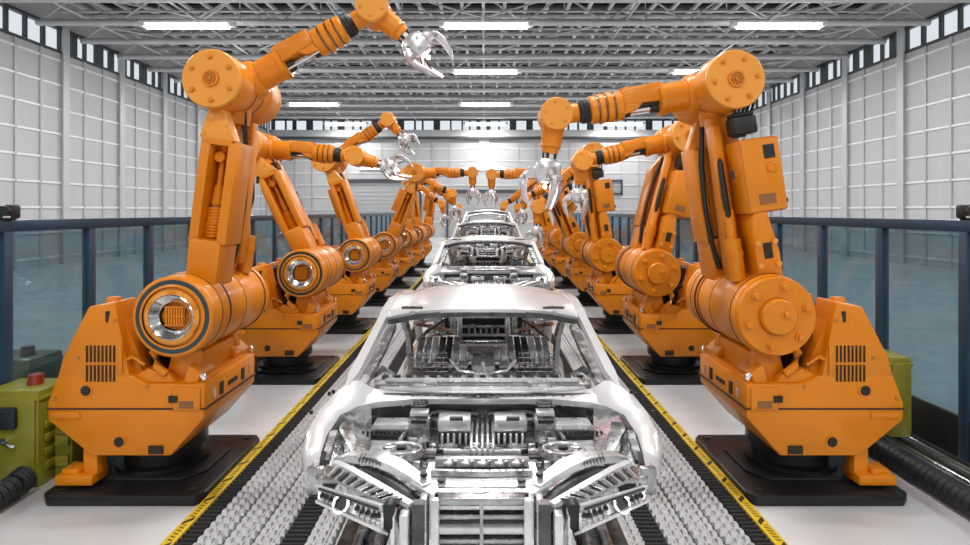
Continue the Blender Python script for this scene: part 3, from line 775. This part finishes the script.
# body sides
def side(sg):
    def q(x, Y, z): return Vector((sg*x, Y-CY, z))
    m = MB('carpanel')
    m.bar([q(.645,2.96,1.165), q(.625,3.04,1.20), q(.598,3.3,1.29), q(.578,3.62,1.375), q(.585,3.75,1.39)], [.02,.05,.045,.045,.05], [.02,.04,.04,.045,.05])
    m.bar([q(.585,3.7,1.385), q(.61,4.2,1.39), q(.605,4.6,1.375), q(.585,4.98,1.345), q(.57,5.30,1.10), q(.57,5.55,.85)], [.05,.05,.05,.05,.05,.06], .045)
    m.bar([q(.66,3.42,.32), q(.70,3.7,.32), q(.72,5.0,.32), q(.70,5.4,.34)], .12, .14)
    m.bar([q(.64,3.42,.36), q(.62,3.3,.8), q(.60,3.06,1.12)], .08, .07)
    # quarter panel
    m.grid([[q(.70,5.15,.42), q(.68,5.3,.62), q(.60,5.45,.76)], [q(.72,5.65,.62), q(.68,5.75,.72), q(.60,5.8,.80)], [q(.70,6.05,.40), q(.66,6.15,.62), q(.56,6.2,.76)]], .02)
    sp = cpart('side_frame', m)
    m = MB('car_mid'); m.bar([q(.50,4.30,.70), q(.50,4.28,.95), q(.51,4.25,1.15), q(.56,4.15,1.37)], [.05,.04,.035,.04], .04); cpart('pillar', m, sp)
    m = MB('car_mid'); m.bar([q(.585,3.02,1.15), q(.545,3.3,1.245), q(.525,3.60,1.33)], .045, .03); cpart('inner_pillar', m, sp)
    # fender
    o_ = [(351,381,2.98),(338,391,2.90),(320,410,2.76),(309,430,2.60),(303,450,2.46),(306,463,2.37),(312,468,2.34)]
    i_ = [(374,389,3.02),(366,403,2.89),(341,415,2.79),(328,434,2.62),(322,452,2.46),(320,463,2.37),(319,467,2.34)]
    def pp(a): v = P(*a); return Vector((-sg*v.x if sg > 0 else v.x, v.y, v.z)) if sg < 0 else Vector((-v.x, v.y, v.z))
    rows = []
    O = [pp(a) for a in o_]; I = [pp(a) for a in i_]
    low = [v + Vector((sg*.05, 0, -.20)) for v in O]; low2 = [v + Vector((sg*.05, .02, -.42)) for v in O[:3]] 
    top = [(a+b)/2 + Vector((sg*.006,0,.022)) for a, b in zip(O, I)]
    m = MB('carpanel'); m.grid([I, top, O, [v + Vector((sg*.004,.01,-.06)) for v in O]], .014)
    m.mat('car_blk')
    for t in ((330,402,2.80),(334,400,2.82),(312,421,2.66)): v = pp(t); m.cyl(v+Vector((0,0,.03)), v+Vector((0,0,.045)), .008, seg=8)
    cpart('front_fender', m, ang=60)
    # inner wing: dark lip and struts
    m = MB('car_dk'); m.bar([v+Vector((-sg*.012,0,-.025)) for v in I[2:]], .02, .05)
    m.mat('car_mid'); a = pp((335,432,2.60)); b = pp((326,462,2.42)); m.bar([a, b], .03, .02)
    m.bar([pp((348,425,2.7)), pp((352,455,2.5))], .05, .03); m.bar([pp((341,430,2.62)), pp((357,460,2.46))], .014, .014)
    m.grid([[pp((345,404,2.88)), pp((372,402,2.92))], [pp((338,440,2.62)), pp((372,440,2.76))], [pp((330,466,2.40)), pp((372,462,2.56))]], .012)
    cpart('inner_wing', m)
    # side of bay : stacked ledges
    m = MB('car'); 
    for kk, (y_, Yb) in enumerate(((421,2.86),(428,2.80),(436,2.76),(443,2.72))):
        m.mat('car_blk' if kk % 2 == 0 else 'car'); m.bar([pp((372,y_,Yb)), pp((408,y_+1,Yb))], .02, .018)
    m.mat('car'); m.box((sg*.41,2.83-CY,1.03), (.16,.1,.02))
    for kk in range(9):
        m.mat('car_blk'); v = pp((364+kk*4.4,434,2.77)); m.box(v, (.008,.012,.024))
    for kk in range(5): v = pp((364+kk*3.2,419,2.86)); m.box(v, (.006,.01,.02))
    m.mat('car_blk'); m.box(pp((374,412,2.9)), (.035,.03,.025), rot=(0,0,.3)); m.tube([pp((376,420,2.88)), pp((390,420,2.87)), pp((408,421,2.86))], .009, 6)
    cpart('wing_ledge', m)
    # strut tower with round plate
    c = P(402,452,2.60); c = Vector((-c.x if sg > 0 else c.x, c.y, c.z))
    m = MB('car_mid'); m.lathe([(.115,-.05),(.105,0),(.09,.012),(.07,.004),(.045,.004),(.04,.014),(.022,.014),(.02,-.01),(0,-.01)], o=c, axis='Z', seg=36)
    m.mat('car_blk').box(c+Vector((0,.01,.014)), (.04,.03,.014)); m.mat('car').tube([c+Vector((.085*math.cos(a*PI/12),.06*math.sin(a*PI/12),.016)) for a in range(25)], .006, 6)
    cpart('strut_tower', m)
    # block boxes by the firewall
    c = pp((420,430,2.82)); m = MB('car_mid'); m.box(c+Vector((0,.03,0)), (.10,.10,.11), bev=.008); m.mat('car_blk').box(c+Vector((0,-.022,.045)), (.07,.01,.014)); m.mat('car').box(c+Vector((0,.02,.075)),(.085,.06,.02), bev=.005)
    for kk in range(2): m.mat('car_dk').tube([c+Vector((.03*math.cos(t*PI/6),.05+.02*math.sin(t*PI/6),.1+.012*kk)) for t in range(13)], .007, 6)
    cpart('bay_module', m)
    # intake boxes, bright with dark fingers
    c = pp((455,424,2.82)); m = MB('car'); m.box(c+Vector((0,.03,.0)), (.15,.11,.055), bev=.008)
    c2 = pp((455,438,2.74)); m.box(c2+Vector((0,.03,-.02)), (.14,.08,.05), bev=.005); m.mat('car_blk').box(c2+Vector((0,-.005,.006)), (.135,.02,.05))
    for kk in range(5): m.mat('car').box(c2+Vector((-.052+kk*.026,-.02,.0)), (.011,.03,.055), bev=.003)
    m.mat('car_blk').cyl(c+Vector((-.02,-.03,.035)), c+Vector((.04,-.03,.035)), .010, seg=8); cpart('intake_box', m)
    # curved front rail
    pts = [pp((338,461,2.44)), pp((352,457,2.44)), pp((378,458,2.42)), pp((398,466,2.38)), pp((416,478,2.32)), pp((428,489,2.26))]
    m = MB('car'); m.bar(pts, [.03,.045,.075,.07,.05,.04], [.03,.03,.03,.03,.03,.04]); m.mat('car_dk').bar([v+Vector((sg*.03,-.03,-.05)) for v in pts], .03, .05)
    for kk in range(10):
        t = kk/9; v = pp((362+30*t,461+5*t,2.40)); m.mat('car_dk').box(v+Vector((0,0,.014)), (.004,.07,.012))
    fr_ = cpart('front_rail', m)
    # outer long beam: white strip over a ribbed web
    a = [pp((336,463,2.31)), pp((352,470,2.26)), pp((380,486,2.18)), pp((412,505,2.10))]
    m = MB('carpanel'); m.bar(a, .028, .016); cpart('bumper_beam', m)
    m = MB('car_mid'); tl, tr, br, bl = pp((313,468,2.34)), pp((404,500,2.11)), pp((388,503,2.09)), pp((318,480,2.22))
    tm = pp((340,466,2.30)); m.grid([[tl, tm, pp((372,483,2.20)), tr], [bl, pp((338,480,2.20)), pp((366,492,2.13)), br]], .012)
    for kk in range(16):
        t = kk/15; m.mat('car_dk' if kk % 2 else 'car'); u_ = tm.lerp(tr, t)+Vector((0,-.004,.006)); w_ = pp((330,477,2.21)).lerp(br, t)+Vector((0,-.004,.006)); m.bar([u_, w_], .005, .006)
    m.mat('car_mid').box(pp((317,480,2.28)), (.06,.03,.10), bev=.006); cpart('beam_web', m)
    # crash box: built on its four front corners
    A, B, C_, E_ = pp((318,484,2.18)), pp((385,503,2.05)), pp((382,533,2.00)), pp((317,503,2.14))
    def qd(u, v, off=0.0):
        return (A.lerp(B, u)).lerp(E_.lerp(C_, u), v) + nrm*off
    nrm = (B-A).cross(E_-A).normalized(); nrm = nrm if nrm.y < 0 else -nrm
    prof_ = [(.0,-.055),(.0,-.01),(.10,.008),(.26,.0),(.34,-.012),(.80,-.012),(.88,.004),(1.0,0),(1.0,-.05)]
    m = MB('carpanel'); m.grid([[qd(u, v, o) for v, o in prof_] for u in (0,.25,.5,.75,1.0)], .008)
    c0 = qd(.40,.56,-.01); rot = nrm.to_track_quat('Z','Y').to_matrix().to_4x4(); Tm = Matrix.Translation(c0) @ rot
    
    v0 = set(m.bm.verts); m.mat('car_mid').lathe([(.034,-.0),(.034,.014),(.024,.014),(.022,.0)], axis='Z', seg=24); m.mat('car_blk').lathe([(.024,.006),(0,.006)], axis='Z', seg=24)
    bmesh.ops.transform(m.bm, matrix=Tm, verts=[v for v in m.bm.verts if v not in v0])
    for u in (.08,.15,.22,.62,.70,.78,.86,.93):
        m.mat('car_blk').box(qd(u,.52+.1*math.sin(u*40),-.008), (.016,.01,.010)); m.mat('car').box(qd(u+.02,.68,-.006), (.012,.014,.010)); m.mat('car_dk').box(qd(u,.40,-.008),(.008,.008,.008))
    m.mat('car_mid').bar([qd(.02,.86,.0), qd(.98,.86,.0)], .008, .010); m.mat('car_blk').bar([qd(.05,.20,.006), qd(.95,.26,.006)], .006, .005)
    cpart('crash_box', m)
    m = MB('car_blk'); c1 = B.lerp(C_, .5)+Vector((-sg*.02,.03,0)); m.box(c1, (.035,.06,.09), bev=.012); cpart('box_opening', m)
    # upright next to radiator
    m = MB('car'); c = pp((406,524,2.06)); m.box(c+Vector((0,0,-.03)), (.03,.05,.14), bev=.006); m.box(c+Vector((sg*.035,.0,-.03)), (.012,.06,.14)); m.mat('car_mid').prism([(c.x,c.z-.1),(c.x+sg*.07,c.z-.1),(c.x+sg*.03,c.z+.02)], c.y-.0, c.y+.02, 'Y')
    m.mat('car_dk').box(c+Vector((-sg*.04,.06,-.03)), (.04,.04,.15)); cpart('rail_end', m)
side(-1); side(1)
# cowl
def Q(a): return P(*a)
up = [(352,382,3.02),(372,388,3.05),(396,391.5,3.07),(422,393,3.08),(450,394,3.09),(483,394,3.09)]
lo = [(338,414,2.80),(356,406.5,2.86),(378,402,2.90),(414,398.8,2.94),(448,398.6,2.95),(483,399,2.95)]
m = MB('carpanel'); U = [Q(a) for a in up]; Lw = [Q(a) for a in lo]
def sym(v): return v + [Vector((-a.x, a.y, a.z)) for a in v[-2::-1]]
U, Lw = sym(U), sym(Lw); Md = [(a+b)/2+Vector((0,0,.012)) for a, b in zip(U, Lw)]
m.grid([U, Md, Lw, [v+Vector((0,.012,-.03)) for v in Lw]], .012); cw = cpart('cowl', m, ang=60)
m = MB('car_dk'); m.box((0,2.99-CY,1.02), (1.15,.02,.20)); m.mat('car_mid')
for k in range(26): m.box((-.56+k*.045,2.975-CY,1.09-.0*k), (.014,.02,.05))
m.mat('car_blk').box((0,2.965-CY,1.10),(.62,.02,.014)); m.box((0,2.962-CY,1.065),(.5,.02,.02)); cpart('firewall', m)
# bay floor
m = MB('car_mid'); m.box((0,2.66-CY,.945), (.98,.68,.02)); m.mat('car')
for s in (-1,1): m.box((s*.43,2.72-CY,.965),(.2,.4,.02), bev=.006)
for k in range(5): m.box((-.048+k*.024,2.80-CY,.985), (.012,.36,.03), bev=.004)
m.mat('car_dk').box((0,2.6-CY,.96),(.5,.05,.025)); m.mat('car'); m.box((0,2.55-CY,.975),(.46,.03,.03), bev=.008); m.box((0,2.64-CY,.972),(.52,.02,.03), bev=.006)
rnd = random.Random(11)
for i in range(46):
    x = rnd.uniform(.02,.45); y = rnd.uniform(2.42,2.9)-CY; h = rnd.uniform(.01,.035); d = (rnd.uniform(.012,.05), rnd.uniform(.01,.04), h)
    mm = rnd.choice(('car','car_mid','car_blk','car_dk'))
    for s in (-1,1): m.mat(mm).box((s*x,y,.958+h/2), d, bev=.002)
for s in (-1,1):
    m.mat('car_mid').tube([(s*.10,2.92-CY,1.0),(s*.25,2.90-CY,1.03),(s*.34,2.84-CY,1.01),(s*.36,2.7-CY,1.0)], .009, 6)
    m.mat('car_blk').tube([(s*.03,2.93-CY,1.04),(s*.2,2.93-CY,1.05),(s*.3,2.9-CY,1.04)], .012, 6)
cpart('engine_bay', m)
# latch panel + slam panel
m = MB('car'); a = [P(430,462,2.44),P(483,461,2.44),P(536,462,2.44)]; b = [P(426,476,2.34),P(483,477,2.33),P(540,476,2.34)]
m.grid([a, b, [P(412,482,2.28),P(483,485,2.26),P(554,482,2.28)], [P(434,495,2.20),P(483,496,2.19),P(532,495,2.20)]], .015)
for s in (-1,1):
    v = P(483+s*40,481,2.28); m.mat('car_blk').cyl(v, v+Vector((0,0,.008)), .016, seg=16); v = P(483+s*26,486,2.24); 
    v = P(483+s*58,476,2.30); m.cyl(v, v+Vector((0,0,.012)), .014, seg=16)
m.mat('car_mid').bar([P(432,476,2.34,dz=.014),P(483,477,2.33,dz=.014),P(534,476,2.34,dz=.014)], .02, .02)
m.mat('car_blk').bar([P(436,469,2.385,dz=.012),P(483,469,2.385,dz=.012),P(530,469,2.385,dz=.012)], .055, .014)
m.mat('car')
for k in range(5): v = P(449+k*17,470,2.38,dz=.024); m.box(v, (.035,.012,.014), bev=.003); m.box(v+Vector((.004,.004,0)), (.012,.036,.016)); m.mat('car_mid').cyl(v+Vector((.028,0,-.006)), v+Vector((.028,0,.012)), .007, seg=10); m.mat('car')
cpart('slam_panel', m)
m = MB('car'); 
for s in (-1,1):
    m.box((s*.165,2.17-CY,.80), (.035,.05,.40), bev=.005); m.box((s*.205,2.20-CY,.80), (.025,.06,.38), bev=.004)
for k in range(8):
    z = .965-k*.043; m.mat('car' if k % 2 == 0 else 'car_mid').box((0,2.19-CY+(.01 if k%2 else 0),z), (.30,.04,.018 if k % 2 else .026), bev=.004)
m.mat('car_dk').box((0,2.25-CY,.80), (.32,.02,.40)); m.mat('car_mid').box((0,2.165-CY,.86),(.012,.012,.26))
m.mat('car_mid').box((0,2.185-CY,.985),(.34,.05,.03), bev=.005)
cpart('radiator_support', m)
# dash beam and interior
m = MB('car'); m.cyl((-.56,3.22-CY,1.10),(.56,3.22-CY,1.10),.024,seg=14); m.box((0,3.18-CY,1.135),(1.0,.03,.02), bev=.004); m.box((0,3.12-CY,1.10),(1.04,.05,.03), bev=.006)
for k in range(17):
    x = -.5+k*.0625; m.mat('car_blk' if k % 3 else 'car_dk').box((x,3.19-CY,1.15), (.03,.02,.012)); m.mat('car').box((x+.02,3.22-CY,1.13),(.02,.05,.02))
m.mat('car_blk').box((0,3.26-CY,1.06),(1.0,.03,.04)); m.mat('car_mid')
for s in (-1,1): m.bar([(s*.40,3.22-CY,1.10),(s*.53,3.30-CY,1.16),(s*.60,3.1-CY,1.15)], .03, .03); m.box((s*.30,3.14-CY,1.118),(.14,.06,.02), bev=.01)
m.mat('car').box((0,3.62-CY,1.02),(.07,.08,.09), bev=.01); m.mat('car_blk').box((0,3.56-CY,.93),(.08,.08,.12), bev=.01)
for s in (-1,1): m.mat('car').tube([(0,3.62-CY,1.03),(s*.06,3.64-CY,1.05),(s*.14,3.68-CY,1.05),(s*.2,3.8-CY,1.09)], .011, 6)
cpart('dash_beam', m)
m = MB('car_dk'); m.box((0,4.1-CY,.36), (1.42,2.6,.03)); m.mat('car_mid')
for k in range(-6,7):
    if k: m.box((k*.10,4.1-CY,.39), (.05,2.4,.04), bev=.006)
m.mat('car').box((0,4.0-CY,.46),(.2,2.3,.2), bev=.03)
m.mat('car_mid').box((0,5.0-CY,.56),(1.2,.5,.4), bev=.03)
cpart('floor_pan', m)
# second-row structure seen through the windscreen: ribbed panels, frame, baskets
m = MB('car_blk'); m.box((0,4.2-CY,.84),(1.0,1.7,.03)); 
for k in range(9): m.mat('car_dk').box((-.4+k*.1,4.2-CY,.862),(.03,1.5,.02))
cpart('interior_shade_panel', m)  # added dark sheet, painting the shade inside the car
for s in (-1,1):
    for k in range(8):
        m = MB(('car_mid','car','car_mid','car_blk','car_dk','car','car_mid','car_mid')[k])
        x = .10+k*.053; hh = .11 if k < 2 else .20
        m.box((s*x,4.6-CY,.97+(.0 if k > 1 else -.03)), (.047,.02,hh), rot=(-.35,s*(-.08-.02*k),0), bev=.006); cpart('seat_back_panel', m)
for s in (-1,1):
    m = MB('car_dk')
    for k in range(8): m.cyl((s*(.22+k*.03),3.74-CY,1.02),(s*(.22+k*.03),3.74-CY,1.15),.003,seg=6)
    for k in range(5): m.cyl((s*.21,3.74-CY,1.03+k*.028),(s*.44,3.74-CY,1.03+k*.028),.0028,seg=6)
    cpart('wire_basket', m)
m = MB('car')
for s in (-1,1):
    m.mat('car'); m.box((s*.20,5.2-CY,1.01),(.045,.05,.22), bev=.008)
    for k in range(3): m.mat('car_blk' if k % 2 else 'car_mid').box((s*(.26+k*.05),5.25-CY,1.05),(.04,.04,.16), rot=(0,s*.1*k,0), bev=.008)
    m.mat('car').bar([(s*.40,5.2-CY,1.10),(s*.5,5.05-CY,1.10),(s*.57,4.9-CY,1.20)], .04, .03)
    m.mat('car_mid').bar([(s*.24,5.25-CY,.98),(s*.42,5.1-CY,1.05),(s*.55,4.95-CY,1.10)], .035,.03)
    m.mat('car_dk').bar([(s*.30,5.1-CY,1.12),(s*.44,4.95-CY,1.05),(s*.50,4.8-CY,1.0)], .02,.02)
for k, z in enumerate((.90,.96,1.03,1.11)): m.mat('car' if k % 2 else 'car_mid').box((0,5.2-CY,z),(.4,.04,.022), bev=.005)
m.mat('car_blk').box((0,5.22-CY,1.07),(.36,.02,.05)); m.box((0,5.22-CY,.995),(.36,.02,.045)); m.box((0,5.24-CY,.93),(.36,.02,.04))
for k in range(6): m.mat('car').box((-.12+k*.048,5.19-CY,.995),(.016,.03,.04))
cpart('rear_shelf_frame', m)
m = MB('carpanel'); m.grid([[(-.56,5.0-CY,1.33),(0,5.0-CY,1.40),(.56,5.0-CY,1.33)],[(-.57,5.06-CY,1.30),(0,5.06-CY,1.37),(.57,5.06-CY,1.30)]], .02); cpart('rear_header', m)
m = MB('car_dk')
for k in range(3): m.bar([(-.54,(3.9+k*.35)-CY,1.34),(-.3,(3.9+k*.35)-CY,1.41),(.3,(3.9+k*.35)-CY,1.41),(.54,(3.9+k*.35)-CY,1.34)], .05, .02)
cpart('roof_bow', m)
m = MB('carpanel'); m.grid([[(-.60,5.62-CY,.78),(-.3,5.6-CY,.80),(.3,5.6-CY,.80),(.60,5.62-CY,.78)],[(-.60,5.9-CY,.78),(-.3,5.9-CY,.80),(.3,5.9-CY,.80),(.60,5.9-CY,.78)],[(-.56,6.18-CY,.74),(-.3,6.2-CY,.76),(.3,6.2-CY,.76),(.56,6.18-CY,.74)],[(-.58,6.22-CY,.5),(-.3,6.25-CY,.5),(.3,6.25-CY,.5),(.58,6.22-CY,.5)]], .02)
cpart('boot_lid', m, ang=50)

carlab = ['silver bare car body nearest the camera, its empty engine bay facing the viewer', 'silver bare car body second in line, windscreen opening facing the viewer', 'silver bare car body third in line', 'silver bare car body farthest along the line, below the hanging grippers']
cars = [(-.0,0,0.0),(.055,4.3,.19),(.05,8.6,.34),(.09,13.1,.56)]
for i, (dx, dy, dz) in enumerate(cars):
    x = CAMX-.012+dx
    r = empty('car', (x, CY+dy, dz)); objs = []
    for name, me, par, lab in CD:
        o = bpy.data.objects.new(name, me); COL.objects.link(o); o.parent = r if par is None else objs[par]
        if lab: o['label'] = lab
        objs.append(o)
    tag(r, carlab[i], 'car body', 'bare car bodies on the conveyor')
    # carrier frame holding the body above the belt
    c = empty('car_carrier', (x, CY+dy, .044)); top = .25+dz-.044
    m = MB('plate')
    for s in (-1,1): m.box((s*.60,.2,top-.04),(.10,2.9,.08), bev=.01)
    for y in (-.9,.9): m.box((0,y,top-.05),(1.3,.12,.06), bev=.008)
    m.build('frame', c)
    for s in (-1,1):
        for y in (-1.15,1.5):
            m = MB('plate'); m.box((s*.60,y,(top-.07)/2),(.09,.09,top-.07), bev=.006); m.box((s*.60,y,.012),(.16,.16,.024), bev=.004); m.build('leg', c)
    for s in (-1,1):
        m = MB('plate'); m.box((s*.66,.25,top-.015),(.14,1.9,.03)); m.build('support_pad', c)
    tag(c, 'black steel carrier frame under the %s car body' % ('nearest','second','third','farthest')[i], 'carrier', 'carrier frames under the car bodies')

# ------------------------------------------------------------------ world, lights, camera
w = bpy.data.worlds.new('World'); sc.world = w; w.use_nodes = True
bg = w.node_tree.nodes['Background']; bg.inputs['Color'].default_value = (.93,.96,1,1); bg.inputs['Strength'].default_value = 1.0
for l in bpy.data.lights:
    if l.type == 'AREA': l.energy = 315
M['tube'].node_tree.nodes['Principled BSDF'].inputs['Emission Strength'].default_value = 14.0
cam = bpy.data.cameras.new('Camera'); co = bpy.data.objects.new('Camera', cam); COL.objects.link(co); sc.camera = co
cam.sensor_width = 36; cam.lens = F/970*36; cam.clip_start = .05; cam.clip_end = 200
cam.shift_y = -(272.5-VY)/970; cam.shift_x = 0
co.location = (CAMX, 0, H); co.rotation_euler = (PI/2, 0, 0)
sc.view_settings.view_transform = 'Standard'; sc.view_settings.look = 'None'; sc.view_settings.gamma = 1
sc.view_settings.exposure = 0.0; sc.view_settings.use_curve_mapping = False
